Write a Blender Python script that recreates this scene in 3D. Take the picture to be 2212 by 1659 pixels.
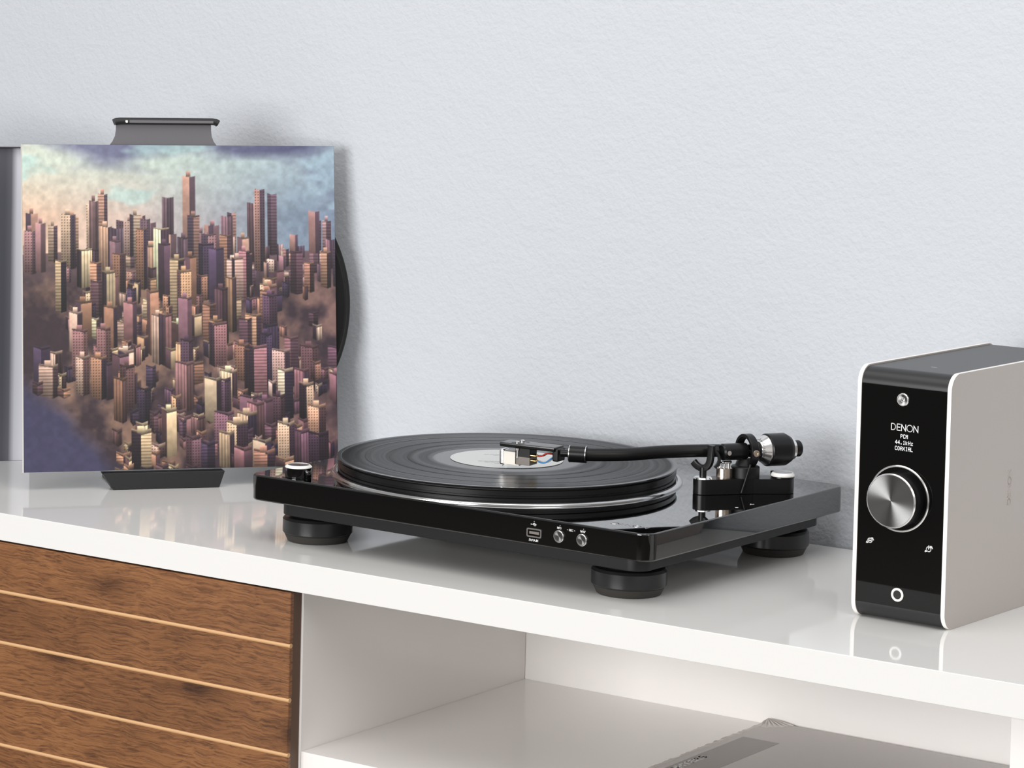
import bpy, bmesh, math, random
import numpy as np
from mathutils import Vector, Matrix

S = bpy.context.scene
for o in list(bpy.data.objects):
    bpy.data.objects.remove(o)
random.seed(4)
MM = 0.001
CT = 0.62            # height of the worktop surface above the floor

# ------------------------------------------------------------------ camera
cd = bpy.data.cameras.new('camera')
cd.sensor_fit = 'HORIZONTAL'
cd.sensor_width = 36.0
cd.lens = 6403.94 / 2212 * 36.0
cd.shift_x = 345.27 / 2212
cd.shift_y = -561.15 / 2212
cd.clip_start = 0.05
cam = bpy.data.objects.new('camera', cd)
S.collection.objects.link(cam)
cam.location = (1.22762, -1.81503, CT + 0.49409)
cam.rotation_euler = (1.52242, -0.02237, 0.63229)
S.camera = cam

# ------------------------------------------------------------------ world, lights, exposure
W = bpy.data.worlds.new('room_light')
S.world = W
W.use_nodes = True
bg = W.node_tree.nodes['Background']
bg.inputs[0].default_value = (1.0, 0.982, 0.96, 1)
bg.inputs[1].default_value = 0.45


def area(name, loc, target, sx, sy, power, col):
    l = bpy.data.lights.new(name, 'AREA')
    l.shape = 'RECTANGLE'
    l.size = sx
    l.size_y = sy
    l.energy = power
    l.color = col
    o = bpy.data.objects.new(name, l)
    S.collection.objects.link(o)
    o.location = loc
    d = Vector(target) - Vector(loc)
    o.rotation_euler = d.to_track_quat('-Z', 'Y').to_euler()
    return o


area('key_softbox', (-0.45, -3.2, CT + 0.48), (-0.1, 0.45, CT + 0.02), 2.0, 1.2, 94, (1.0, 0.998, 0.992))
area('added_top_fill', (0.15, -0.35, CT + 1.7), (0.05, 0.1, CT), 2.2, 1.2, 17, (1.0, 0.985, 0.965))  # unseen fill lamp added overhead to brighten the worktop
area('added_side_fill', (2.6, -1.2, CT + 1.5), (0.1, 0.4, CT), 1.0, 1.0, 15, (1.0, 0.97, 0.94))  # unseen fill lamp added to lift the sides facing right

S.view_settings.view_transform = 'Standard'
S.view_settings.look = 'None'
S.view_settings.gamma = 1
S.view_settings.use_curve_mapping = False
S.view_settings.exposure = 0.0


# ------------------------------------------------------------------ helpers
def srgb(r, g, b):
    def f(c):
        c /= 255.0
        return c / 12.92 if c <= 0.04045 else ((c + 0.055) / 1.055) ** 2.4
    return (f(r), f(g), f(b), 1.0)


def mat(name, col, rough=0.5, metal=0.0, coat=0.0, ior=1.5, aniso=0.0, spec=0.5):
    m = bpy.data.materials.new(name)
    m.use_nodes = True
    b = m.node_tree.nodes['Principled BSDF']
    b.inputs['Base Color'].default_value = col if len(col) == 4 else (*col, 1)
    b.inputs['Roughness'].default_value = rough
    b.inputs['Metallic'].default_value = metal
    b.inputs['IOR'].default_value = ior
    b.inputs['Coat Weight'].default_value = coat
    b.inputs['Coat Roughness'].default_value = 0.02
    b.inputs['Anisotropic'].default_value = aniso
    b.inputs['Specular IOR Level'].default_value = spec
    return m


def N(m, typ, **kw):
    n = m.node_tree.nodes.new(typ)
    for k, v in kw.items():
        setattr(n, k, v)
    return n


def L(m, a, b):
    m.node_tree.links.new(a, b)


def P(m):
    return m.node_tree.nodes['Principled BSDF']


def ramp(m, stops):
    r = N(m, 'ShaderNodeValToRGB')
    e = r.color_ramp.elements
    while len(e) < len(stops):
        e.new(0.5)
    for i, (p, c) in enumerate(stops):
        e[i].position = p
        e[i].color = c
    return r


def bump(m, height, strength, dist):
    b = N(m, 'ShaderNodeBump')
    b.inputs['Strength'].default_value = strength
    b.inputs['Distance'].default_value = dist
    L(m, height, b.inputs['Height'])
    L(m, b.outputs[0], P(m).inputs['Normal'])
    return b


def mesh_obj(name, bm, material, parent=None, smooth=35, loc=None, rot=None):
    bmesh.ops.recalc_face_normals(bm, faces=bm.faces[:])
    me = bpy.data.meshes.new(name)
    bm.to_mesh(me)
    bm.free()
    if smooth:
        me.polygons.foreach_set('use_smooth', [True] * len(me.polygons))
        me.set_sharp_from_angle(angle=math.radians(smooth))
    if material:
        me.materials.append(material)
    o = bpy.data.objects.new(name, me)
    S.collection.objects.link(o)
    if parent is not None:
        o.parent = parent
    if loc is not None:
        o.location = loc
    if rot is not None:
        o.rotation_euler = rot
    if smooth:
        wn = o.modifiers.new('weighted_normals', 'WEIGHTED_NORMAL')
        wn.mode = 'FACE_AREA'
        wn.weight = 100
        wn.keep_sharp = True
    return o


def tag(o, label, cat, group=None):
    o['label'] = label
    o['category'] = cat
    if group:
        o['group'] = group
    return o


def empty(name, loc, rz=0.0):
    o = bpy.data.objects.new(name, None)
    o.empty_display_size = 0.02
    S.collection.objects.link(o)
    o.location = loc
    o.rotation_euler = (0, 0, rz)
    return o


def v3(p):
    return Vector((p[0] * MM, p[1] * MM, p[2] * MM))


def box(bm, x0, x1, y0, y1, z0, z1, bev=0.0, seg=2):
    """box in mm, optional bevel in mm"""
    r = bmesh.ops.create_cube(bm, size=1.0)
    vs = r['verts']
    for v in vs:
        v.co = Vector(((x0 + x1) / 2 + v.co.x * (x1 - x0), (y0 + y1) / 2 + v.co.y * (y1 - y0), (z0 + z1) / 2 + v.co.z * (z1 - z0))) * MM
    if bev > 0:
        es = list({e for v in vs for e in v.link_edges})
        bmesh.ops.bevel(bm, geom=es, offset=bev * MM, segments=seg, profile=0.5, affect='EDGES', clamp_overlap=True)
    return bm


def nbox(*a, **k):
    return box(bmesh.new(), *a, **k)


def lathe(bm, prof, n=64, c=(0, 0, 0), closed=False):
    """prof: list of (r, z) mm revolved about Z at c"""
    rings = []
    for r, z in prof:
        if r < 1e-6:
            rings.append([bm.verts.new(v3((c[0], c[1], c[2] + z)))])
        else:
            rings.append([bm.verts.new(v3((c[0] + r * math.cos(2 * math.pi * i / n), c[1] + r * math.sin(2 * math.pi * i / n), c[2] + z))) for i in range(n)])
    pairs = list(zip(rings, rings[1:]))
    if closed:
        pairs.append((rings[-1], rings[0]))
    for a, b in pairs:
        for i in range(n):
            j = (i + 1) % n
            if len(a) == 1 and len(b) == 1:
                continue
            if len(a) == 1:
                bm.faces.new((a[0], b[i], b[j]))
            elif len(b) == 1:
                bm.faces.new((a[i], b[0], a[j]))
            else:
                bm.faces.new((a[i], b[i], b[j], a[j]))
    return bm


def nlathe(prof, n=64, c=(0, 0, 0), closed=False):
    return lathe(bmesh.new(), prof, n, c, closed)


def axis_matrix(origin_mm, direction):
    """matrix taking local Z to direction, placed at origin (mm)"""
    q = Vector(direction).normalized().to_track_quat('Z', 'Y')
    return Matrix.Translation(v3(origin_mm)) @ q.to_matrix().to_4x4()


def lathe_axis(prof, origin, direction, n=48, closed=False):
    bm = nlathe(prof, n, closed=closed)
    bmesh.ops.transform(bm, matrix=axis_matrix(origin, direction), verts=bm.verts[:])
    return bm


def prism(bm, outline, z0, z1, bev=0.0, seg=2):
    """outline in mm XY extruded from z0 to z1"""
    vs = [bm.verts.new(v3((x, y, z0))) for x, y in outline]
    f = bm.faces.new(vs)
    r = bmesh.ops.extrude_face_region(bm, geom=[f])
    nv = [g for g in r['geom'] if isinstance(g, bmesh.types.BMVert)]
    for v in nv:
        v.co.z = z1 * MM
    if bev > 0:
        es = []
        allv = set(vs) | set(nv)
        for e in {e for v in allv for e in v.link_edges}:
            if abs(e.verts[0].co.z - e.verts[1].co.z) < 1e-9:
                es.append(e)
        bmesh.ops.bevel(bm, geom=es, offset=bev * MM, segments=seg, profile=0.5, affect='EDGES', clamp_overlap=True)
    return bm


def nprism(*a, **k):
    return prism(bmesh.new(), *a, **k)


def rrect(x0, x1, y0, y1, r, n=8):
    pts = []
    for cx, cy, a0 in ((x1 - r, y1 - r, 0), (x0 + r, y1 - r, 90), (x0 + r, y0 + r, 180), (x1 - r, y0 + r, 270)):
        for i in range(n + 1):
            a = math.radians(a0 + 90 * i / n)
            pts.append((cx + r * math.cos(a), cy + r * math.sin(a)))
    return pts


def capsule(ax, ay, ra, bx, by, rb, n=14):
    """convex outline round two circles"""
    d = math.atan2(by - ay, bx - ax)
    ln = math.hypot(bx - ax, by - ay)
    k = math.acos(max(-1, min(1, (ra - rb) / ln)))
    pts = []
    for i in range(n + 1):
        a = d - k + 2 * k * i / n
        pts.append((bx + rb * math.cos(a), by + rb * math.sin(a)))
    for i in range(n + 1):
        a = d + k + (2 * math.pi - 2 * k) * i / n
        pts.append((ax + ra * math.cos(a), ay + ra * math.sin(a)))
    return pts


def catmull(pts, sub=8):
    pts = [Vector(p) for p in pts]
    e = [2 * pts[0] - pts[1]] + pts + [2 * pts[-1] - pts[-2]]
    out = []
    for i in range(1, len(e) - 2):
        for s in range(sub):
            t = s / sub
            p0, p1, p2, p3 = e[i - 1], e[i], e[i + 1], e[i + 2]
            out.append(0.5 * ((2 * p1) + (-p0 + p2) * t + (2 * p0 - 5 * p1 + 4 * p2 - p3) * t * t + (-p0 + 3 * p1 - 3 * p2 + p3) * t ** 3))
    out.append(pts[-1])
    return out


def sweep(bm, path, section, up=Vector((0, 0, 1))):
    """section: list of (a, b) mm offsets, a along side, b along up"""
    rings = []
    n = len(path)
    for i, p in enumerate(path):
        t = (path[min(i + 1, n - 1)] - path[max(i - 1, 0)]).normalized()
        u = up if abs(t.dot(up)) < 0.95 else Vector((1, 0, 0))
        s = t.cross(u).normalized()
        w = s.cross(t).normalized()
        rings.append([bm.verts.new((p + s * a + w * b) * MM) for a, b in section])
    m = len(section)
    for a, b in zip(rings, rings[1:]):
        for i in range(m):
            bm.faces.new((a[i], a[(i + 1) % m], b[(i + 1) % m], b[i]))
    bm.faces.new(rings[0][::-1])
    bm.faces.new(rings[-1])
    return bm


def circ(r, n=16):
    return [(r * math.cos(2 * math.pi * i / n), r * math.sin(2 * math.pi * i / n)) for i in range(n)]


def tube(pts, r, n=16, sub=8, up=Vector((0, 0, 1))):
    return sweep(bmesh.new(), catmull(pts, sub) if sub else [Vector(p) for p in pts], circ(r, n), up)


def strokes_bm(lines, w, t, M):
    """flat lettering made of thin bars: lines = list of polylines in mm (x, y), M puts XY plane in place"""
    bm = bmesh.new()
    for pl in lines:
        for (ax, ay), (bx, by) in zip(pl, pl[1:]):
            d = Vector((bx - ax, by - ay, 0))
            if d.length < 1e-6:
                continue
            d.normalize()
            s = Vector((-d.y, d.x, 0)) * (w / 2)
            a = Vector((ax, ay, 0)) - d * (w / 2)
            b = Vector((bx, by, 0)) + d * (w / 2)
            vs = [bm.verts.new((q + Vector((0, 0, z))) * MM) for z in (0, t) for q in (a - s, b - s, b + s, a + s)]
            for f in ((0, 1, 2, 3), (4, 5, 6, 7), (0, 1, 5, 4), (1, 2, 6, 5), (2, 3, 7, 6), (3, 0, 4, 7)):
                bm.faces.new([vs[i] for i in f])
    bmesh.ops.transform(bm, matrix=M, verts=bm.verts[:])
    return bm


def arc(cx, cy, rx, ry, a0, a1, n=16):
    return [(cx + rx * math.cos(math.radians(a0 + (a1 - a0) * i / n)), cy + ry * math.sin(math.radians(a0 + (a1 - a0) * i / n))) for i in range(n + 1)]


GL = {  # unit cap height, (width, polylines)
    'D': (0.80, [[(0, 0), (0, 1), (0.25, 1)], arc(0.25, 0.5, 0.5, 0.5, 90, -90, 12), [(0.25, 0), (0, 0)]]),
    'E': (0.56, [[(0.55, 1), (0, 1), (0, 0), (0.55, 0)], [(0, 0.52), (0.48, 0.52)]]),
    'N': (0.75, [[(0, 0), (0, 1), (0.75, 0), (0.75, 1)]]),
    'O': (1.0, [arc(0.5, 0.5, 0.52, 0.52, 0, 360, 24)]),
    'F': (0.52, [[(0.52, 1), (0, 1), (0, 0)], [(0, 0.52), (0.45, 0.52)]]),
    'I': (0.05, [[(0.02, 0), (0.02, 1)]]),
    'G': (0.85, [arc(0.47, 0.5, 0.47, 0.5, 45, 360, 16), [(0.94, 0.5), (0.55, 0.5)]]),
    'H': (0.7, [[(0, 0), (0, 1)], [(0.7, 0), (0.7, 1)], [(0, 0.52), (0.7, 0.52)]]),
    'T': (0.65, [[(0, 1), (0.65, 1)], [(0.325, 1), (0.325, 0)]]),
    'R': (0.62, [[(0, 0), (0, 1), (0.3, 1)], arc(0.3, 0.75, 0.27, 0.25, 90, -90, 8), [(0.3, 0.5), (0, 0.5)], [(0.28, 0.5), (0.6, 0)]]),
    'S': (0.6, [arc(0.3, 0.75, 0.27, 0.25, 30, 270, 10) + arc(0.3, 0.25, 0.29, 0.25, 90, -150, 10)]),
    'M': (0.85, [[(0, 0), (0, 1), (0.42, 0.25), (0.85, 1), (0.85, 0)]]),
    'P': (0.58, [[(0, 0), (0, 1), (0.3, 1)], arc(0.3, 0.73, 0.27, 0.27, 90, -90, 8), [(0.3, 0.46), (0, 0.46)]]),
    'C': (0.75, [arc(0.45, 0.5, 0.45, 0.5, 50, 310, 12)]),
    'W': (1.1, [[(0, 1), (0.28, 0), (0.55, 0.9), (0.82, 0), (1.1, 1)]]),
    'A': (0.8, [[(0, 0), (0.4, 1), (0.8, 0)], [(0.15, 0.35), (0.65, 0.35)]]),
    'V': (0.75, [[(0, 1), (0.37, 0), (0.75, 1)]]),
    'Y': (0.75, [[(0, 1), (0.37, 0.45), (0.75, 1)], [(0.37, 0.45), (0.37, 0)]]),
    '1': (0.3, [[(0, 0.8), (0.25, 1), (0.25, 0)]]),
    '3': (0.55, [arc(0.22, 0.75, 0.3, 0.25, 130, -90, 8) + arc(0.22, 0.25, 0.33, 0.25, 90, -130, 8)]),
    '5': (0.55, [[(0.52, 1), (0.05, 1), (0.02, 0.55)], arc(0.2, 0.3, 0.35, 0.3, 110, -130, 8)]),
    '/': (0.4, [[(0, -0.05), (0.4, 1.05)]]),
    '-': (0.4, [[(0, 0.5), (0.4, 0.5)]]),
    '.': (0.1, [[(0.03, 0), (0.06, 0)]]),
    ' ': (0.35, []),
}


def text_lines(txt, h, cx=0.0, cy=0.0, width=None, gap=0.24):
    """centred stroke text; returns polylines in mm"""
    adv = []
    x = 0.0
    for c in txt:
        adv.append(x)
        x += GL[c][0] + gap
    tot = x - gap
    sx = h if width is None else width / tot
    out = []
    for c, a in zip(txt, adv):
        for pl in GL[c][1]:
            out.append([(cx + (a + px - tot / 2) * sx, cy + (py - 0.5) * h) for px, py in pl])
    return out


# frames for lettering planes (XY of the text -> plane in a parent's local space)
def M_front(x, y, z):      # faces -Y
    return Matrix.Translation(v3((x, y, z))) @ Matrix(((1, 0, 0, 0), (0, 0, -1, 0), (0, 1, 0, 0), (0, 0, 0, 1)))


def M_top(x, y, z, a=0.0):  # faces +Z
    return Matrix.Translation(v3((x, y, z))) @ Matrix.Rotation(a, 4, 'Z')


# ------------------------------------------------------------------ materials
m_wall = mat('wall_paint', srgb(198, 202, 208), 0.75)
tc = N(m_wall, 'ShaderNodeNewGeometry')
n1 = N(m_wall, 'ShaderNodeTexNoise')
n1.inputs['Scale'].default_value = 210
n1.inputs['Detail'].default_value = 3
n1.inputs['Roughness'].default_value = 0.55
L(m_wall, tc.outputs['Position'], n1.inputs['Vector'])
n2 = N(m_wall, 'ShaderNodeTexNoise')
n2.inputs['Scale'].default_value = 55
n2.inputs['Detail'].default_value = 2
L(m_wall, tc.outputs['Position'], n2.inputs['Vector'])
ad = N(m_wall, 'ShaderNodeMath', operation='ADD')
L(m_wall, n1.outputs['Fac'], ad.inputs[0])
L(m_wall, n2.outputs['Fac'], ad.inputs[1])
bump(m_wall, ad.outputs[0], 0.4, 0.0022)

m_white = mat('white_lacquer', srgb(232, 231, 229), 0.06, spec=0.4)
nz = N(m_white, 'ShaderNodeTexNoise')
nz.inputs['Scale'].default_value = 6
bump(m_white, nz.outputs['Fac'], 0.02, 0.002)
m_shelf = mat('white_melamine', srgb(248, 244, 241), 0.16)
m_floor = mat('dark_floor', (0.035, 0.027, 0.022), 0.5)
nf = N(m_floor, 'ShaderNodeTexNoise')
nf.inputs['Scale'].default_value = 3
rf_ = ramp(m_floor, [(0.3, (0.04, 0.031, 0.025, 1)), (0.7, (0.085, 0.068, 0.056, 1))])
L(m_floor, nf.outputs['Fac'], rf_.inputs[0])
L(m_floor, rf_.outputs[0], P(m_floor).inputs['Base Color'])

# rustic oak boards
m_wood = mat('rustic_oak', srgb(139, 94, 60), 0.42)
g = N(m_wood, 'ShaderNodeNewGeometry')
oi = N(m_wood, 'ShaderNodeObjectInfo')
off = N(m_wood, 'ShaderNodeVectorMath', operation='MULTIPLY_ADD')
L(m_wood, oi.outputs['Random'], off.inputs[0])
off.inputs[1].default_value = (3.1, 0, 1.7)
L(m_wood, g.outputs['Position'], off.inputs[2])
mp = N(m_wood, 'ShaderNodeMapping')
mp.inputs['Scale'].default_value = (17, 40, 230)
L(m_wood, off.outputs[0], mp.inputs['Vector'])
wob = N(m_wood, 'ShaderNodeTexNoise')
wob.inputs['Scale'].default_value = 22
wob.inputs['Detail'].default_value = 4
L(m_wood, off.outputs[0], wob.inputs['Vector'])
wv = N(m_wood, 'ShaderNodeVectorMath', operation='MULTIPLY_ADD')
L(m_wood, wob.outputs['Color'], wv.inputs[0])
wv.inputs[1].default_value = (1.2, 1.0, 3.4)
L(m_wood, mp.outputs[0], wv.inputs[2])
gr = N(m_wood, 'ShaderNodeTexNoise')
gr.inputs['Scale'].default_value = 2.6
gr.inputs['Detail'].default_value = 10
gr.inputs['Roughness'].default_value = 0.68
gr.inputs['Distortion'].default_value = 0.35
L(m_wood, wv.outputs[0], gr.inputs['Vector'])
wr = ramp(m_wood, [(0.33, srgb(84, 52, 30)), (0.44, srgb(116, 75, 44)), (0.52, srgb(138, 92, 56)), (0.68, srgb(154, 106, 66))])
L(m_wood, gr.outputs['Fac'], wr.inputs[0])
big = N(m_wood, 'ShaderNodeTexNoise')
big.inputs['Scale'].default_value = 7
big.inputs['Detail'].default_value = 2
L(m_wood, off.outputs[0], big.inputs['Vector'])
br_ = ramp(m_wood, [(0.35, (0.62, 0.58, 0.55, 1)), (0.6, (1, 1, 1, 1))])
L(m_wood, big.outputs['Fac'], br_.inputs[0])
mx = N(m_wood, 'ShaderNodeMix', data_type='RGBA', blend_type='MULTIPLY')
mx.inputs[0].default_value = 0.75
L(m_wood, wr.outputs[0], mx.inputs[6])
L(m_wood, br_.outputs[0], mx.inputs[7])
# knots
vo = N(m_wood, 'ShaderNodeTexVoronoi')
vo.inputs['Scale'].default_value = 1.0
mpk = N(m_wood, 'ShaderNodeMapping')
mpk.inputs['Scale'].default_value = (5.5, 1, 13)
L(m_wood, off.outputs[0], mpk.inputs['Vector'])
wk = N(m_wood, 'ShaderNodeVectorMath', operation='MULTIPLY_ADD')
L(m_wood, wob.outputs['Color'], wk.inputs[0])
wk.inputs[1].default_value = (0.12, 0.0, 0.12)
L(m_wood, mpk.outputs[0], wk.inputs[2])
L(m_wood, wk.outputs[0], vo.inputs['Vector'])
kr = ramp(m_wood, [(0.08, (0.2, 0.15, 0.12, 1)), (0.15, (0.72, 0.69, 0.67, 1)), (0.26, (1, 1, 1, 1))])
L(m_wood, vo.outputs['Distance'], kr.inputs[0])
mx2 = N(m_wood, 'ShaderNodeMix', data_type='RGBA', blend_type='MULTIPLY')
mx2.inputs[0].default_value = 0.9
L(m_wood, mx.outputs[2], mx2.inputs[6])
L(m_wood, kr.outputs[0], mx2.inputs[7])
L(m_wood, mx2.outputs[2], P(m_wood).inputs['Base Color'])
bump(m_wood, gr.outputs['Fac'], 0.25, 0.0008)

m_bead = mat('pale_bead', srgb(212, 168, 122), 0.55)
m_edge = mat('brown_edge_band', srgb(92, 66, 48), 0.5)

m_piano = mat('piano_black', (0.0015, 0.0015, 0.0016), 0.025, coat=0.7, ior=1.5)
m_satin = mat('satin_black', (0.006, 0.006, 0.0065), 0.3, spec=0.35)
m_shellblk = mat('headshell_black', (0.006, 0.006, 0.006), 0.12)
m_matte = mat('matte_black', (0.009, 0.009, 0.0095), 0.45, spec=0.3)
m_foot = mat('foot_black', (0.012, 0.012, 0.0125), 0.28, spec=0.4)
m_rubber = mat('black_rubber', (0.03, 0.027, 0.024), 0.55)
m_tube = mat('arm_black', (0.005, 0.005, 0.005), 0.38, spec=0.3)
m_chrome = mat('chrome', (0.82, 0.82, 0.82), 0.07, 1.0)
m_ringmetal = mat('trim_ring_metal', (0.6, 0.6, 0.6), 0.16, 1.0)
m_chrome2 = mat('bright_aluminium', (0.86, 0.85, 0.84), 0.2, 1.0)
m_champ = mat('champagne_metal', (0.72, 0.63, 0.54), 0.24, 1.0)
m_gold = mat('gold_pin', (0.85, 0.55, 0.2), 0.2, 1.0)
m_ink = mat('white_ink', (0.85, 0.85, 0.85), 0.5)
m_grayink = mat('grey_ink', (0.35, 0.36, 0.36), 0.5)
m_hole = mat('dark_void', (0.004, 0.004, 0.004), 0.6)
m_jack = mat('bright_ring', srgb(240, 238, 234), 0.25)
m_screen = mat('display_ink', (0.8, 0.8, 0.8), 0.5)
P(m_screen).inputs['Emission Color'].default_value = (0.95, 0.97, 1, 1)
P(m_screen).inputs['Emission Strength'].default_value = 0.45
m_side = mat('champagne_panel', srgb(184, 176, 170), 0.38)
m_rim = mat('panel_rim_painted_gleam', srgb(247, 244, 240), 0.3)  # gleam of the polished panel edge put into a whiter base colour
m_amptop = mat('amp_shell_black', (0.017, 0.017, 0.018), 0.36)
m_glass = mat('amp_black_glass', (0.003, 0.003, 0.003), 0.03)
m_cream = mat('cream_plastic', srgb(236, 230, 220), 0.35)
m_greyp = mat('grey_plastic', srgb(120, 112, 106), 0.4)

# vinyl: rings by radius (grooves, bands between tracks)
m_vinyl = mat('vinyl', (0.008, 0.008, 0.009), 0.2)
tcv = N(m_vinyl, 'ShaderNodeTexCoord')
sep = N(m_vinyl, 'ShaderNodeVectorMath', operation='LENGTH')
fl = N(m_vinyl, 'ShaderNodeVectorMath', operation='MULTIPLY')
fl.inputs[1].default_value = (1, 1, 0)
L(m_vinyl, tcv.outputs['Object'], fl.inputs[0])
L(m_vinyl, fl.outputs[0], sep.inputs[0])
rad = sep.outputs['Value']
cmb = N(m_vinyl, 'ShaderNodeCombineXYZ')
L(m_vinyl, rad, cmb.inputs[0])
nr = N(m_vinyl, 'ShaderNodeTexNoise')
nr.inputs['Scale'].default_value = 900
nr.inputs['Detail'].default_value = 4
L(m_vinyl, cmb.outputs[0], nr.inputs['Vector'])
nr2 = N(m_vinyl, 'ShaderNodeTexNoise')
nr2.inputs['Scale'].default_value = 130
nr2.inputs['Detail'].default_value = 3
L(m_vinyl, cmb.outputs[0], nr2.inputs['Vector'])
rr = N(m_vinyl, 'ShaderNodeMapRange')
rr.inputs['From Min'].default_value = 0.3
rr.inputs['From Max'].default_value = 0.7
rr.inputs['To Min'].default_value = 0.22
rr.inputs['To Max'].default_value = 0.38
L(m_vinyl, nr2.outputs['Fac'], rr.inputs['Value'])
# smooth run-out and smooth gaps between tracks
rs = ramp(m_vinyl, [(0.0, (0.25, 0.25, 0.25, 1)), (0.0655, (0.25, 0.25, 0.25, 1)), (0.067, (1, 1, 1, 1)), (0.145, (1, 1, 1, 1)), (0.147, (0.35, 0.35, 0.35, 1))])
L(m_vinyl, rad, rs.inputs[0])
mu = N(m_vinyl, 'ShaderNodeMath', operation='MULTIPLY')
L(m_vinyl, rr.outputs[0], mu.inputs[0])
L(m_vinyl, rs.outputs[0], mu.inputs[1])
L(m_vinyl, mu.outputs[0], P(m_vinyl).inputs['Roughness'])
P(m_vinyl).inputs['Anisotropic'].default_value = 0.6
tg = N(m_vinyl, 'ShaderNodeTangent')
tg.direction_type = 'RADIAL'
tg.axis = 'Z'
L(m_vinyl, tg.outputs[0], P(m_vinyl).inputs['Tangent'])

rsp = ramp(m_vinyl, [(0.0, (0.5, 0.5, 0.5, 1)), (0.0655, (0.5, 0.5, 0.5, 1)), (0.067, (0.12, 0.12, 0.12, 1)), (0.145, (0.12, 0.12, 0.12, 1)), (0.147, (0.4, 0.4, 0.4, 1))])
L(m_vinyl, rad, rsp.inputs[0])
L(m_vinyl, rsp.outputs[0], P(m_vinyl).inputs['Specular IOR Level'])
m_label = mat('record_label', srgb(206, 208, 206), 0.3)

# spun metal (radial anisotropy) for knob faces, axis = local Z
m_spun = mat('spun_metal', (0.24, 0.24, 0.24), 0.24, 1.0, aniso=0.94)
tg = N(m_spun, 'ShaderNodeTangent')
tg.direction_type = 'RADIAL'
tg.axis = 'Z'
L(m_spun, tg.outputs[0], P(m_spun).inputs['Tangent'])

m_stand = mat('stand_black', (0.014, 0.014, 0.015), 0.42)
m_standgrey = mat('stand_grey', srgb(104, 102, 106), 0.45)
m_board = mat('sleeve_board', srgb(46, 44, 52), 0.5)
m_boardwhite = mat('sleeve_board_white', srgb(225, 222, 216), 0.6)
m_greycover = mat('grey_metallic_cover', srgb(96, 96, 106), 0.35)
m_shelfLP = mat('grey_cover', srgb(170, 163, 160), 0.22)
m_band = mat('dark_print', srgb(104, 97, 92), 0.25)
m_wrap = mat('shrink_wrap', srgb(205, 198, 194), 0.12)

m_print = mat('city_print', (0.5, 0.5, 0.5), 0.38)
at = N(m_print, 'ShaderNodeAttribute')
at.attribute_name = 'print'
L(m_print, at.outputs['Color'], P(m_print).inputs['Base Color'])

# ------------------------------------------------------------------ setting
WALL_Y = 572.0
o = mesh_obj('wall_back', nbox(-4200, 3600, WALL_Y, WALL_Y + 120, 0, 2700), m_wall, None, 0)
o['kind'] = 'structure'
o = mesh_obj('floor', nbox(-4200, 3600, -5200, WALL_Y, -60, 0), m_floor, None, 0)
o['kind'] = 'structure'

# ------------------------------------------------------------------ sideboard
FY = 175.7
C0 = CT / MM
top = mesh_obj('worktop', nbox(-1500, 980, FY, 557.3, C0 - 25.3, C0, 0.6, 2), m_white)
tag(top, 'long glossy white worktop slab of the sideboard carrying the turntable', 'worktop')

# left unit: closed with a boarded wooden door
cab = empty('cabinet', (0, 0, 0))
tag(cab, 'white cabinet closed by the brown wooden door with pale grooves', 'cabinet')
XR = -282.3          # right face of the left unit
body = bmesh.new()
box(body, -1480, XR, 194.0, 556, 60, C0 - 25.6, 0.4)
mesh_obj('carcass', body, m_shelf, cab)
door = mesh_obj('door', nbox(-1300, XR + 1.2, FY + 3.2, FY + 15.7, 90, C0 - 27.2, 0.3), m_edge, cab)
door['label'] = 'brown boarded door'
seams = [-72.6, -119.5, -166.8, -214.2, -261.5, -308.8, -356, -403, -450]
zt = C0 - 26.8
pl_mesh = None
edges = [zt] + [C0 + s for s in seams]
for i in range(len(edges) - 1):
    z1 = edges[i] - (0 if i == 0 else 1.7)
    z0 = edges[i + 1] + 1.7
    mesh_obj('plank', nbox(-1300, XR + 1.3, FY, FY + 5.0, z0, z1, 0.5, 1), m_wood, door, 30)
for s in seams[:-1]:
    bm = bmesh.new()
    pth = [Vector((-1300, FY + 1.75, C0 + s)), Vector((XR + 1.5, FY + 1.75, C0 + s))]
    sweep(bm, pth, circ(2.1, 12))
    mesh_obj('groove_bead', bm, m_bead, door, 40)

# right unit: open bay with shelf
bay = empty('open_cabinet', (0, 0, 0))
tag(bay, 'white open cabinet bay holding the grey record sleeve', 'cabinet')
D0 = 191.7
ZS = C0 - 166.0
mesh_obj('side_panel', nbox(XR + 0.3, -279.3, D0, 545, 60, C0 - 25.6, 0.3, 1), m_shelf, bay)
mesh_obj('side_panel', nbox(365.0, 383.0, D0, 545, 60, C0 - 25.6, 0.3, 1), m_shelf, bay)
mesh_obj('back_panel', nbox(-282, 383, 545.6, 556.6, 60, C0 - 25.6), m_shelf, bay)
mesh_obj('shelf', nbox(-279.0, 364.8, D0 + 0.3, 545.3, ZS - 18, ZS, 0.3, 1), m_shelf, bay)
mesh_obj('bottom_panel', nbox(-279.0, 364.8, D0 + 0.3, 545.3, 62, 80, 0.3, 1), m_shelf, bay)
# closed section going on to the right, beyond the frame
mesh_obj('closed_section', nbox(383.6, 960, D0 + 0.5, 556, 60, C0 - 25.6, 0.3), m_shelf, bay)
mesh_obj('plinth_rail', nbox(-1460, -284, 240, 540, 0, 60), m_matte, cab)
mesh_obj('plinth_rail', nbox(-280, 940, 240, 540, 0, 60), m_matte, bay)

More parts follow.
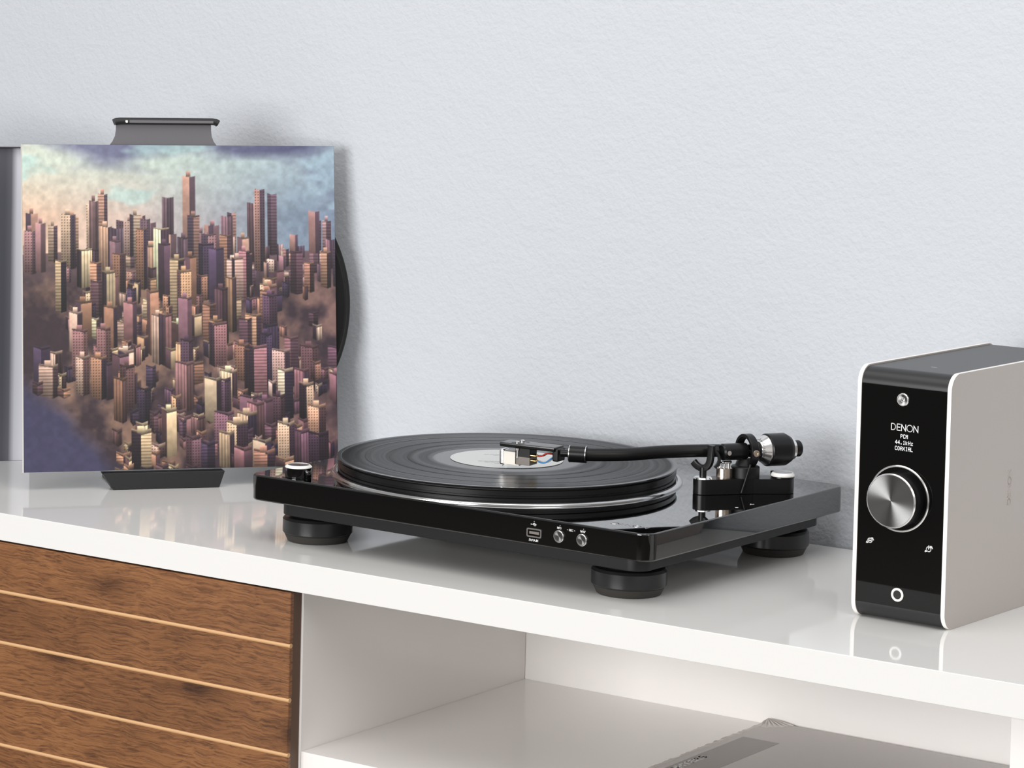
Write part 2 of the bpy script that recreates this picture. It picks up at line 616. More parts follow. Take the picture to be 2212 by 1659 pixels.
# ------------------------------------------------------------------ turntable
TX, TY, TYAW = -370.15, 227.32, -0.0243
tt = empty('turntable', (TX * MM, TY * MM, CT), TYAW)
tag(tt, 'glossy black turntable with curved black tonearm on the white worktop', 'turntable')
TZ0, TZ1 = 36.26, 59.04
TD = 327.7
plinth = mesh_obj('plinth', nprism(rrect(0, 414, 0, TD, 12, 10), TZ0, TZ1, 1.6, 3), m_piano, tt, 30)
mesh_obj('subframe', nprism(rrect(24, 400, 12, TD - 16, 14, 8), 24.5, TZ0 + 0.5, 1.0, 2), m_matte, tt, 30)
foot_prof = [(0, 7.2), (30.2, 7.2), (31.0, 8.2), (31.0, 19.4), (29.2, 21.6), (24.0, 22.4), (22.5, 25), (0, 25)]
pad_prof = [(0, 0), (25.6, 0), (26.6, 0.5), (29.6, 6.6), (29.0, 7.4), (0, 7.4)]
for fx, fy in ((45, 43.5), (369, 43.5), (369, TD - 47), (45, TD - 47)):
    f = mesh_obj('foot', nlathe(foot_prof, 64), m_foot, tt, 30, v3((fx, fy, 0)))
    mesh_obj('foot_pad', nlathe(pad_prof, 64), m_rubber, f, 30)
PX, PY = 169.6, 153.9
ring_prof = [(150.9, 0), (155.5, 0), (155.5, 0.9), (155.1, 1.5), (154.5, 2.0), (153.6, 2.5), (152.6, 2.8), (151.2, 2.9), (150.9, 2.6)]
mesh_obj('trim_ring', nlathe(ring_prof, 160, closed=True), m_ringmetal, tt, 60, v3((PX, PY, TZ1)))
plat_prof = [(0, 0.5), (149.6, 0.5), (149.6, 5.2), (148.2, 5.8), (148.2, 7.2), (149.8, 7.8), (149.8, 11.6), (149.2, 12.2), (0, 12.2)]
pl = mesh_obj('platter', nlathe(plat_prof, 160), m_satin, tt, 25, v3((PX, PY, TZ1)))
mesh_obj('slip_mat', nlathe([(0, 12.2), (147.0, 12.2), (147.0, 13.2), (0, 13.2)], 128), m_rubber, pl, 25)
mesh_obj('spindle', nlathe([(0, 13), (3.5, 13), (3.5, 19), (2.6, 21.2), (0, 21.8)], 24), m_chrome, pl, 40)

# speed knob at the front left
kn = mesh_obj('speed_knob', nlathe([(0, 0.2), (11.6, 0.2), (11.8, 0.6), (11.8, 9.2), (0, 9.2)], 64), m_piano, tt, 30, v3((43, 17, TZ1)))
mesh_obj('knob_rim', nlathe([(11.9, 8.7), (11.9, 9.4), (10.0, 11.0), (9.6, 11.0), (9.6, 8.7)], 64, closed=True), m_jack, kn, 30)
mesh_obj('knob_cap', nlathe([(0, 10.6), (9.7, 10.6), (9.7, 9.0), (0, 9.0)], 64), m_spun, kn, 30)

# USB socket, record buttons and their lettering on the front edge
usb = bmesh.new()
ou = rrect(296.9, 311.5, 42.6, 50.0, 1.4, 4)
iu = rrect(298.0, 310.4, 43.7, 48.9, 0.8, 4)
vo_ = [[usb.verts.new(v3((x, y, z))) for x, z in pts] for pts, y in ((ou, 0.3), (ou, -0.7), (iu, -0.7), (iu, 2.0))]
n = len(ou)
for a, b in zip(vo_, vo_[1:]):
    for i in range(n):
        usb.faces.new((a[i], a[(i + 1) % n], b[(i + 1) % n], b[i]))
us = mesh_obj('usb_socket', usb, m_chrome2, tt, 30)
mesh_obj('socket_opening', nprism([(x, z) for x, z in iu], -0.3, 0.0), m_hole, us, 30, v3((0, 0, 0)), (math.pi / 2, 0, 0))
mesh_obj('socket_tongue', nbox(299.4, 309.0, -0.55, 0.2, 45.2, 47.4, 0.2, 1), m_greyp, us)
for bx in (328.7, 351.0):
    b_ = mesh_obj('record_button', nlathe([(5.0, -0.4), (5.0, 1.0), (4.6, 1.4), (4.0, 1.4), (4.0, 0.2), (5.0, -0.4)], 40), m_chrome2, tt, 30, v3((bx, -0.3, 46.8)), (math.pi / 2, 0, 0))
    mesh_obj('button_face', nlathe([(0, 0.7), (4.05, 0.9), (4.05, 0.1), (0, 0.1)], 40), m_spun, b_, 30)
for txt, h, cx, cz in (('MP3', 1.5, 328.5, 53.6), ('WAV', 1.5, 351.3, 53.6), ('- REC -', 1.5, 340.0, 53.2), ('5V/1A.IN', 1.6, 303.6, 40.2)):
    mesh_obj('lettering', strokes_bm(text_lines(txt, h), 0.34, 0.08, M_front(cx, -0.02, cz)), m_ink, plinth, 0)
ui = [[(-2.4, 0), (2.4, 0)], [(-1.0, 0), (0.2, 1.0), (1.2, 1.0)], [(-0.2, 0), (0.8, -1.0), (1.6, -1.0)], [(2.0, 0.5), (2.6, 0), (2.0, -0.5)], [(-2.6, 0.2), (-2.0, 0.2), (-2.0, -0.2), (-2.6, -0.2)]]
mesh_obj('usb_symbol', strokes_bm(ui, 0.4, 0.08, M_front(303.4, -0.02, 53.2)), m_ink, plinth, 0)
for lx_ in (303.9, 329.2, 352.0):
    mesh_obj('indicator_dot', nlathe([(0, 0.15), (0.35, 0.15), (0.4, 0), (0, 0)], 16), m_grayink, plinth, 30, v3((lx_, -0.02, 55.6)), (math.pi / 2, 0, 0))
mesh_obj('brand_lettering', strokes_bm(text_lines('DENON', 5.4, width=33), 0.7, 0.08, M_top(380.5, 25.0, TZ1 + 0.02)), m_chrome2, plinth, 0)
mesh_obj('arrow_mark', strokes_bm(text_lines('Y', 3.4), 0.9, 0.06, M_top(402.0, 182, TZ1 + 0.02, 0.1)), m_ink, plinth, 0)
mesh_obj('dot_mark', nlathe([(0, 0.1), (1.4, 0.1), (1.5, 0), (0, 0)], 20), m_ink, plinth, 30, v3((400.6, 160, TZ1 + 0.02)))

# tonearm base
base = bmesh.new()
prism(base, capsule(344.6, 198.0, 8.4, 366.5, 233.0, 12.0), TZ1 + 0.1, 72.4, 0.5, 2)
ab = mesh_obj('arm_base', base, m_satin, tt, 30)
mesh_obj('dial_housing', nprism(capsule(366.5, 233.0, 11.0, 391.0, 254.0, 9.9), TZ1 + 0.1, 72.0, 0.5, 2), m_satin, ab, 30)
mesh_obj('column', nlathe([(0, 0), (12.4, 0), (12.4, 9.0), (11.6, 9.8), (9.0, 10.4), (8.0, 13), (6.0, 16), (0, 16)], 48), m_matte, ab, 30, v3((366.5, 232.0, 72.3)))
mesh_obj('post_collar', nlathe([(3.0, 0), (8.2, 0), (7.4, 1.3), (5.0, 1.6), (3.0, 1.6)], 40), m_chrome, ab, 30, v3((344.6, 198.0, 72.4)))
dial = mesh_obj('antiskate_dial', nlathe([(0, -0.2), (10.2, -0.2), (10.2, 1.2), (0, 1.2)], 56), m_satin, tt, 30, v3((392.0, 252.5, 72.8)))
mesh_obj('dial_rim', nlathe([(10.3, 1.1), (10.3, 2.2), (8.9, 4.2), (8.4, 4.2), (8.4, 1.1)], 56, closed=True), m_jack, dial, 30)
mesh_obj('dial_cap', nlathe([(0, 4.0), (8.5, 4.0), (8.5, 1.2), (0, 1.2)], 56), m_piano, dial, 30)
mesh_obj('dial_pointer', nbox(-11.6, -9.4, -1.5, 1.5, 0.0, 4.4, 0.4, 1), m_satin, dial)
# arm rest: post with J shaped clip
rest = mesh_obj('arm_rest', nlathe([(0, 0), (3.1, 0), (3.1, 9.6), (0, 9.6)], 32), m_satin, tt, 30, v3((344.6, 198.0, 72.4)))
sec = rrect(-3.0, 3.0, -2.2, 2.2, 1.2, 3)
hook = [(-9.8, 0, 13.4), (-6.5, 0, 10.6), (-2.0, 0, 9.0), (2.6, 0, 9.8), (5.8, 0, 13.4), (7.0, 0, 18.4), (7.4, 0, 24.0), (7.8, 0, 29.5)]
mesh_obj('rest_clip', sweep(bmesh.new(), catmull(hook, 6), sec, Vector((0, 1, 0.001))), m_satin, rest, 30)
# cueing lift
cue = mesh_obj('cueing_lift', nlathe([(0, 0), (6.9, 0), (6.9, 8.4), (6.0, 8.8), (0, 8.8)], 40), m_champ, tt, 30, v3((355.6, 214.8, 72.4)))
mesh_obj('lift_cap', nlathe([(0, 13.0), (6.2, 13.0), (6.4, 13.4), (6.4, 14.6), (5.6, 15.2), (0, 15.2)], 40), m_chrome, cue, 30)
for k in range(6):
    a = k * math.pi / 3
    mesh_obj('lift_pin', nlathe([(0, 8.5), (1.3, 8.5), (1.3, 13.2), (0, 13.2)], 12), m_chrome, cue, 30, v3((4.3 * math.cos(a), 4.3 * math.sin(a), 0)))
lift = [(-2.5, -12.0, 9.6), (-0.5, -10.2, 13.0), (0.3, -9.4, 17.0), (-1.0, -9.8, 21.0), (-3.4, -11.0, 23.4)]
mesh_obj('lift_arc', sweep(bmesh.new(), catmull(lift, 6), rrect(-3.0, 3.0, -1.2, 1.2, 0.6, 3), Vector((0.79, 0.61, 0))), m_matte, cue, 30)
mesh_obj('cueing_lever', tube([(377.5, 221.5, 85.5), (374.6, 219.8, 73.5), (371.5, 217.6, 60.5)], 0.9, 10), m_matte, tt, 30)

# tonearm: tube with head, gimbal and counterweight
AD = Vector((0.48, 0.877, 0)).normalized()
PV = Vector((367.0, 231.6, 95.0))
arm_pts = [(262.5, 113.0, 94.0), (274.0, 118.0, 94.0), (285.5, 128.5, 93.9), (301.0, 147.0, 94.0), (313.5, 172.0, 94.4), (328.0, 193.0, 94.7), (347.0, 213.2, 95.0), tuple(PV)]
arm = mesh_obj('tonearm', tube(arm_pts, 5.6, 24, 10), m_tube, tt, 40)


def on_axis(s):
    return PV + AD * s


mesh_obj('bearing_tube', lathe_axis([(0, -25), (6.0, -25), (7.2, -23.6), (7.2, -1), (0, -1)], tuple(PV), AD, 40), m_satin, arm, 30)
hd = Vector((0.99, 0.127, 0)).normalized()
hs_ = Vector((-hd.y, hd.x, 0))
mesh_obj('tube_clamp_screw', lathe_axis([(0, 0), (2.0, 0), (2.0, 0.8), (1.2, 1.0), (0, 1.0)], tuple(on_axis(-21) + Vector((0.877, -0.48, 0)) * 6.9), (0.877, -0.48, 0.05), 20), m_chrome2, arm, 30)
hoop = [(12.2, -3.6), (14.6, -3.6), (14.9, -3.2), (14.9, 3.2), (14.6, 3.6), (12.2, 3.6)]
hp = mesh_obj('gimbal_ring', lathe_axis(hoop, tuple(PV + AD * 1.0), AD, 64, closed=True), m_satin, arm, 30)
SD = Vector((0.877, -0.48, 0))
mesh_obj('gimbal_screw', lathe_axis([(0, 0.9), (1.3, 0.9), (1.5, 1.6), (2.9, 1.6), (3.1, 1.2), (3.1, -1.0), (0, -1.0)], tuple(PV + AD * 1.0 + SD * 14.4), SD, 28), m_champ, hp, 30)
mesh_obj('pivot_pin', lathe_axis([(0, -14.6), (1.6, -14.6), (1.6, 14.6), (0, 14.6)], tuple(PV + AD * 1.0), SD, 20), m_satin, hp, 30)
mesh_obj('yoke_post', nlathe([(0, 0), (7.0, 0), (7.0, 3.0), (4.6, 5.5), (0, 5.5)], 32), m_matte, ab, 30, v3((367.5, 232.5, 83.0)))
# counterweight: neck, scale cone, body, stub
mesh_obj('arm_stub', lathe_axis([(0, 3), (5.6, 3), (5.6, 9.5), (7.2, 10), (7.2, 11.4), (4.4, 11.6), (4.4, 50), (0, 50)], tuple(PV), AD, 32), m_satin, arm, 30)
cw = mesh_obj('counterweight', lathe_axis([(4.5, 19.4), (13.4, 19.4), (14.2, 20.2), (14.2, 37.5), (11.6, 42.6), (4.5, 42.6)], tuple(PV), AD, 64), m_satin, arm, 30)
mesh_obj('scale_cone', lathe_axis([(4.6, 11.6), (7.8, 11.6), (8.4, 12.0), (13.0, 18.6), (13.0, 19.2), (4.6, 19.2)], tuple(PV), AD, 64), m_chrome2, cw, 30)
mesh_obj('end_ring', lathe_axis([(4.6, 42.4), (9.4, 42.4), (9.4, 46.4), (4.6, 46.4)], tuple(PV), AD, 48), m_chrome2, cw, 30)
mesh_obj('end_cap', lathe_axis([(0, 46.2), (6.9, 46.2), (7.2, 46.8), (7.2, 53.0), (6.6, 53.8), (0, 53.8)], tuple(PV), AD, 40), m_satin, cw, 30)
MA = axis_matrix(tuple(PV), AD)
tick = bmesh.new()
for k in range(40):
    a = 2 * math.pi * k / 40
    ln = 2.6 if k % 5 == 0 else 1.5
    c0 = Vector((math.cos(a), math.sin(a), 0))
    t0 = Vector((-math.sin(a), math.cos(a), 0))
    p0 = c0 * 8.7 + Vector((0, 0, 12.45))
    dirv = (c0 * (13.0 - 8.4) + Vector((0, 0, 6.6))).normalized()
    nn_ = t0.cross(dirv).normalized()
    if nn_.dot(c0) < 0:
        nn_ = -nn_
    q = [p0 - t0 * 0.16, p0 + t0 * 0.16, p0 + dirv * ln + t0 * 0.16, p0 + dirv * ln - t0 * 0.16]
    vs = [tick.verts.new((MA.to_3x3() @ (p + nn_ * h) * MM) + MA.translation) for h in (0.0, 0.12) for p in q]
    for f in ((0, 1, 2, 3), (4, 5, 6, 7), (0, 1, 5, 4), (1, 2, 6, 5), (2, 3, 7, 6), (3, 0, 4, 7)):
        tick.faces.new([vs[i] for i in f])
mesh_obj('scale_marks', tick, m_matte, cw, 0)

# collar, headshell, cartridge, wires


def HP(s, t, z):
    """headshell frame: s along from tip, t sideways, z height"""
    p = Vector((199.0, 108.0, 0)) + hd * s + hs_ * t
    return Vector((p.x, p.y, z))


def hbox(s0, s1, t0, t1, z0, z1, bev=0.3, seg=2):
    bm = nbox(s0, s1, t0, t1, z0, z1, bev, seg)
    Mx = Matrix(((hd.x, hs_.x, 0, 0.199), (hd.y, hs_.y, 0, 0.108), (0, 0, 1, 0), (0, 0, 0, 1)))
    bmesh.ops.transform(bm, matrix=Mx, verts=bm.verts[:])
    return bm


cdir = (Vector((277.0, 119.5, 94.0)) - Vector((262.0, 113.0, 94.0))).normalized()
col_ = mesh_obj('head_collar', lathe_axis([(0, 0), (6.8, 0), (7.2, 0.5), (7.2, 15.2), (6.9, 15.6), (0, 15.6)], (262.0, 113.0, 94.0), cdir, 40), m_satin, arm, 30)
for s_ in (0.4, 14.6):
    mesh_obj('collar_band', lathe_axis([(7.1, s_), (7.35, s_), (7.35, s_ + 0.6), (7.1, s_ + 0.6)], (262.0, 113.0, 94.0), cdir, 40, closed=True), m_chrome2, col_, 30)
mesh_obj('collar_nub', lathe_axis([(0, -7), (3.2, -7), (3.2, 0.5), (0, 0.5)], (262.0, 113.0, 94.0), cdir, 24), m_satin, arm, 30)
hsh = mesh_obj('headshell', hbox(-0.5, 52, -9.5, 9.5, 94.8, 98.6, 0.8), m_shellblk, arm, 30)
mesh_obj('shell_plug', hbox(49.0, 54.8, -7.0, 7.0, 86.2, 97.3, 1.2, 3), m_tube, hsh, 30)
for t_ in (-4.8, 4.8):
    mesh_obj('shell_slot', hbox(9, 21, t_ - 1.1, t_ + 1.1, 98.4, 98.66, 0.0), m_hole, hsh, 0)
    mesh_obj('shell_screw', nlathe([(0, 0), (1.9, 0), (1.9, 1.0), (1.3, 1.5), (0, 1.5)], 16), m_chrome2, hsh, 30, HP(14.5, t_, 98.6) * MM)
crt = mesh_obj('cartridge', hbox(13.5, 27.5, -7.0, 7.0, 80.4, 95.5, 0.3), m_tube, arm, 30)
mesh_obj('cartridge_shield', hbox(14.5, 27.7, -7.3, 7.3, 80.2, 87.2, 0.3), m_greyp, crt, 30)
st = bmesh.new()
mesh_obj('stylus_holder', hbox(1.6, 14.4, -6.2, 6.2, 79.2, 90.6, 0.5), m_cream, crt, 30)
mesh_obj('stylus_skirt', hbox(12.0, 17.0, -6.3, 6.3, 79.0, 82.4, 0.4), m_cream, crt, 30)
mesh_obj('stylus_guard', hbox(-3.0, 1.8, -5.0, 5.0, 78.4, 92.0, 1.4, 3), m_chrome2, crt, 30)
mesh_obj('cantilever', tube([tuple(HP(4, 0, 79.5)), tuple(HP(-1.0, 0, 78.0)), tuple(HP(-2.0, 0, 76.6))], 0.35, 8, 3), m_chrome, crt, 30)
mesh_obj('mounting_screw', nlathe([(0, 0), (1.0, 0), (1.0, 6.5), (1.9, 6.8), (1.9, 8.6), (0, 8.6)], 16), m_chrome2, crt, 30, HP(16.0, -7.4, 86.0) * MM)
wcols = [('red', srgb(190, 50, 50)), ('green', srgb(60, 140, 90)), ('blue', srgb(60, 130, 190)), ('white', srgb(235, 232, 226))]
for k, (wn, wc) in enumerate(wcols):
    t_ = -5.2 + 3.4 * (k % 2)
    z_ = 89.0 if k < 2 else 84.6
    mw = mat('wire_' + wn, wc, 0.4)
    mesh_obj('contact_pin', lathe_axis([(0, 0), (0.95, 0), (0.95, 5.5), (0.5, 5.8), (0.5, 8.0), (0, 8.0)], tuple(HP(27.4, t_, z_)), hd, 12), m_gold, crt, 30)
    r_ = 1.0 if k < 2 else -1.0
    pts = [tuple(HP(34.5, t_, z_)), tuple(HP(38.5, t_ - 0.6, z_ + (0.6 if k < 2 else -0.6))), tuple(HP(43.0, t_ + (1.2 if k % 2 else -1.6), z_ + (3.2 if k < 2 else 0.2))), tuple(HP(47.0, t_ * 0.7, 90.0 + (2.0 if k < 2 else -1.6))), tuple(HP(50.0, t_ * 0.4, 90.5))]
    mesh_obj('signal_wire', tube(pts, 0.65, 10, 8), mw, crt, 30)

# ------------------------------------------------------------------ record on the platter
c_, s_ = math.cos(TYAW), math.sin(TYAW)


def TW(x, y, z):
    return Vector(((TX + c_ * x - s_ * y) * MM, (TY + s_ * x + c_ * y) * MM, CT + z * MM))


def make_record(name, label, group=None):
    prof = [(3.6, 0.0), (150.4, 0.0), (150.8, 0.5), (150.8, 1.1), (150.2, 1.6), (147.0, 1.5), (146.6, 1.35)]
    for r_ in (126.0, 105.0, 88.5):
        prof += [(r_ + 0.7, 1.35), (r_ + 0.5, 1.2), (r_ - 0.5, 1.2), (r_ - 0.7, 1.35)]
    prof += [(66.0, 1.35), (65.6, 1.2), (51.0, 1.2), (3.6, 1.5)]
    o = mesh_obj(name, nlathe(prof, 180, closed=True), m_vinyl, None, 20)
    lab = mesh_obj('label', nlathe([(3.6, 1.45), (50.0, 1.45), (50.0, 1.7), (3.6, 1.8)], 96, closed=True), m_label, o, 30)
    return o, lab


rec, lab = make_record('vinyl_record', '')
rec.location = TW(PX, PY, TZ1 + 13.35)
rec.rotation_euler = (0, 0, 0.3)
tag(rec, 'black vinyl record with pale grey label lying on the turntable platter', 'record')
for q, (yy, x0, x1) in enumerate(((22, -18, 20), (17, -10, 12), (-16, -26, 24), (-21, -20, 16), (-26, -12, 14))):
    mesh_obj('label_print', strokes_bm([[(x, yy), (x + 3.2, yy)] for x in range(x0, x1, 5)], 1.1, 0.03, M_top(0, 0, 1.82, 0.35)), m_grayink, lab, 0)

# ------------------------------------------------------------------ amplifier
AX, AY, AYAW = 179.45, 302.93, -0.0486
AW, AH, ADP = 82.0, 200.4, 229.5
amp = empty('amplifier', (AX * MM, AY * MM, CT), AYAW)
tag(amp, 'upright compact amplifier with black glass front and champagne side panels', 'amplifier')


def side_prism(x0, x1, y0, y1, z0, z1, r, bev=0.4, nseg=10):
    """rounded rectangle in the YZ plane extruded along X"""
    bm = nprism(rrect(y0, y1, z0, z1, r, nseg), x0, x1, bev, 2)
    # outline X->Y, Y->Z, Z->X
    Mx = Matrix(((0, 0, 1, 0), (1, 0, 0, 0), (0, 1, 0, 0), (0, 0, 0, 1)))
    bmesh.ops.transform(bm, matrix=Mx, verts=bm.verts[:])
    return bm


mesh_obj('side_panel', side_prism(0.0, 3.6, 0, ADP, 0.0, AH, 13.5), m_side, amp, 30)
rp = mesh_obj('side_panel', side_prism(AW - 3.6, AW, 0, ADP, 0.0, AH, 13.5), m_side, amp, 30)
for o in amp.children:
    o.data.materials.append(m_rim)
    for p in o.data.polygons:
        if abs(p.normal.x) < 0.6:
            p.material_index = 1
mesh_obj('shell', side_prism(3.7, AW - 3.7, 0.9, ADP - 1, 0.9, AH - 1.2, 12.6, 0.2), m_amptop, amp, 30)
front = mesh_obj('front_glass', nbox(3.8, AW - 3.8, 0.3, 3.0, 13.0, 186.8, 0.25, 1), m_glass, amp, 30)
# power button
pb = mesh_obj('power_button', nlathe([(5.2, -0.4), (5.2, 0.8), (4.8, 1.3), (4.2, 1.3), (4.2, -0.4)], 48, closed=True), m_chrome2, amp, 30, v3((40.4, 0.2, 176.9)), (math.pi / 2, 0, 0))
mesh_obj('button_face', nlathe([(0, 0.5), (4.25, 0.8), (4.25, -0.2), (0, -0.2)], 48), m_spun, pb, 30)
mesh_obj('button_symbol', strokes_bm([arc(0, 0, 1.6, 1.6, 20, 340, 20), [(0.4, 0), (1.6, 0)]], 0.55, 0.1, Matrix.Translation(v3((0, 0, 0.75)))), m_ink, pb, 0)
# lettering and display
mesh_obj('brand_lettering', strokes_bm(text_lines('DENON', 4.9, width=23.2), 0.62, 0.06, M_front(42.4, 0.28, 154.9)), m_ink, front, 0)
F57 = {
    'P': ['11110', '10001', '10001', '11110', '10000', '10000', '10000'],
    'C': ['01110', '10001', '10000', '10000', '10000', '10001', '01110'],
    'M': ['10001', '11011', '10101', '10101', '10001', '10001', '10001'],
    '4': ['00010', '00110', '01010', '10010', '11111', '00010', '00010'],
    '.': ['00000', '00000', '00000', '00000', '00000', '01100', '01100'],
    '1': ['00100', '01100', '00100', '00100', '00100', '00100', '01110'],
    'k': ['10000', '10000', '10010', '10100', '11000', '10100', '10010'],
    'H': ['10001', '10001', '10001', '11111', '10001', '10001', '10001'],
    'z': ['00000', '00000', '11111', '00010', '00100', '01000', '11111'],
    'O': ['01110', '10001', '10001', '10001', '10001', '10001', '01110'],
    'A': ['01110', '10001', '10001', '11111', '10001', '10001', '10001'],
    'X': ['10001', '10001', '01010', '00100', '01010', '10001', '10001'],
    'I': ['01110', '00100', '00100', '00100', '00100', '00100', '01110'],
    'L': ['10000', '10000', '10000', '10000', '10000', '10000', '11111'],
}


def dots_bm(txt, cx, cz, pitch, px, py, y):
    bm = bmesh.new()
    x0 = cx - len(txt) * pitch / 2 + (pitch - 5 * px) / 2
    for k, ch in enumerate(txt):
        for r_, row in enumerate(F57[ch]):
            for q, b in enumerate(row):
                if b == '1':
                    xa = x0 + k * pitch + q * px
                    za = cz + (3.5 - r_) * py
                    vs = [bm.verts.new(v3(p)) for p in ((xa, y, za - py), (xa + px * 1.02, y, za - py), (xa + px * 1.02, y, za), (xa, y, za))]
                    bm.faces.new(vs)
    bmesh.ops.remove_doubles(bm, verts=bm.verts[:], dist=1e-7)
    return bm


for txt, cz in (('PCM', 148.1), ('44.1kHz', 143.2), ('COAXIAL', 138.4)):
    mesh_obj('display_text', dots_bm(txt, 42.2, cz, 2.28, 0.36, 0.46, 0.26), m_screen, front, 0)
# volume knob
mesh_obj('knob_ring', nlathe([(24.9, -0.3), (26.2, -0.3), (26.3, 0.5), (25.6, 1.1), (24.9, 1.1)], 96, closed=True), m_chrome2, amp, 30, v3((39.6, 0.3, 98.9)), (math.pi / 2, 0, 0))
vk = mesh_obj('volume_knob', nlathe([(0, 0), (21.3, 0), (21.3, 13.6), (0, 13.6)], 96), m_satin, amp, 30, v3((39.9, 0.2, 98.8)), (math.pi / 2, 0, 0))
mesh_obj('knob_edge', nlathe([(20.5, 13.2), (21.4, 13.2), (21.5, 13.7), (20.7, 14.6), (20.3, 14.6)], 96, closed=True), m_chrome2, vk, 30)
mesh_obj('knob_face', nlathe([(0, 14.2), (20.5, 14.4), (20.5, 13.4), (0, 13.4)], 128), m_spun, vk, 30)
# touch icons
ic1 = [arc(0, 0, 1.5, 1.3, 0, 360, 20), [(-0.7, 0), (0.7, 0)], [(-2.4, -1.6), (-1.5, -1.5)], [(-2.4, -1.6), (-2.2, -0.9)], [(1.2, 1.4), (2.2, 0.9)], [(1.0, 1.6), (1.9, 1.7), (2.4, 0.6)]]
ic2 = [arc(0, 0, 1.5, 1.5, 120, 420, 20), [(0, 0.1), (0, 2.0)], [(-2.4, -1.7), (-1.6, -1.5)], [(-2.3, -1.8), (-2.1, -1.0)], [(1.3, 1.6), (2.3, 1.0)], [(1.1, 1.9), (2.0, 1.9), (2.6, 0.7)]]
mesh_obj('input_icon', strokes_bm([[(x * 1.25, z * 1.25) for x, z in pl_] for pl_ in ic1], 0.75, 0.05, M_front(15.0, 0.28, 62.7)), m_ink, front, 0)
mesh_obj('standby_icon', strokes_bm([[(x * 1.25, z * 1.25) for x, z in pl_] for pl_ in ic2], 0.7, 0.05, M_front(66.5, 0.28, 62.7)), m_ink, front, 0)
# headphone jack
jk = mesh_obj('headphone_jack', nlathe([(3.5, -0.4), (5.3, -0.4), (5.4, 0.4), (4.9, 0.9), (3.8, 0.9), (3.5, 0.5)], 48, closed=True), m_jack, amp, 30, v3((40.6, 0.3, 23.1)), (math.pi / 2, 0, 0))
mesh_obj('jack_hole', nlathe([(0, 0.15), (3.55, 0.15), (3.55, -0.2), (0, -0.2)], 40), m_hole, jk, 30)
mesh_obj('top_mark', nbox(42.5, 47.5, 40.0, 41.6, AH - 1.3, AH - 1.1), m_grayink, amp, 0)
Mside = Matrix.Translation(v3((AW, 103.3, 101))) @ Matrix(((0, 0, 1, 0), (0, -1, 0, 0), (1, 0, 0, 0), (0, 0, 0, 1)))
mesh_obj('embossed_lettering', strokes_bm(text_lines('DENON', 5.2, width=27), 0.6, 0.25, Mside), m_side, rp, 0)

# ------------------------------------------------------------------ record sleeve with city print on its stand
QX, QY, QZ, QYAW, QLEAN = -678.93, 274.14, 17.64, 0.909, 0.1347
QW, QH = 312.2, 315.0
# leaning frame: X along sleeve, Y away from viewer, Z up the sleeve
Mq = Matrix.Translation(Vector((QX * MM, QY * MM, CT + QZ * MM))) @ Matrix.Rotation(QYAW, 4, 'Z') @ Matrix.Rotation(-QLEAN, 4, 'X')
sl = empty('record_sleeve', (0, 0, 0))
sl.matrix_world = Mq
tag(sl, 'record sleeve printed with a dusky city skyline, leaning on its black stand', 'record sleeve')
mesh_obj('front_board', nbox(0.2, QW - 0.2, 0.06, 1.0, 0.2, QH - 0.2), m_board, sl, 0)
mesh_obj('back_board', nbox(0.4, QW - 0.4, 5.2, 6.1, 0.2, QH - 0.2), m_board, sl, 0)
mesh_obj('spine', nbox(-0.1, 0.6, 0.2, 6.0, 0, QH, 0.2, 1), m_boardwhite, sl, 0)


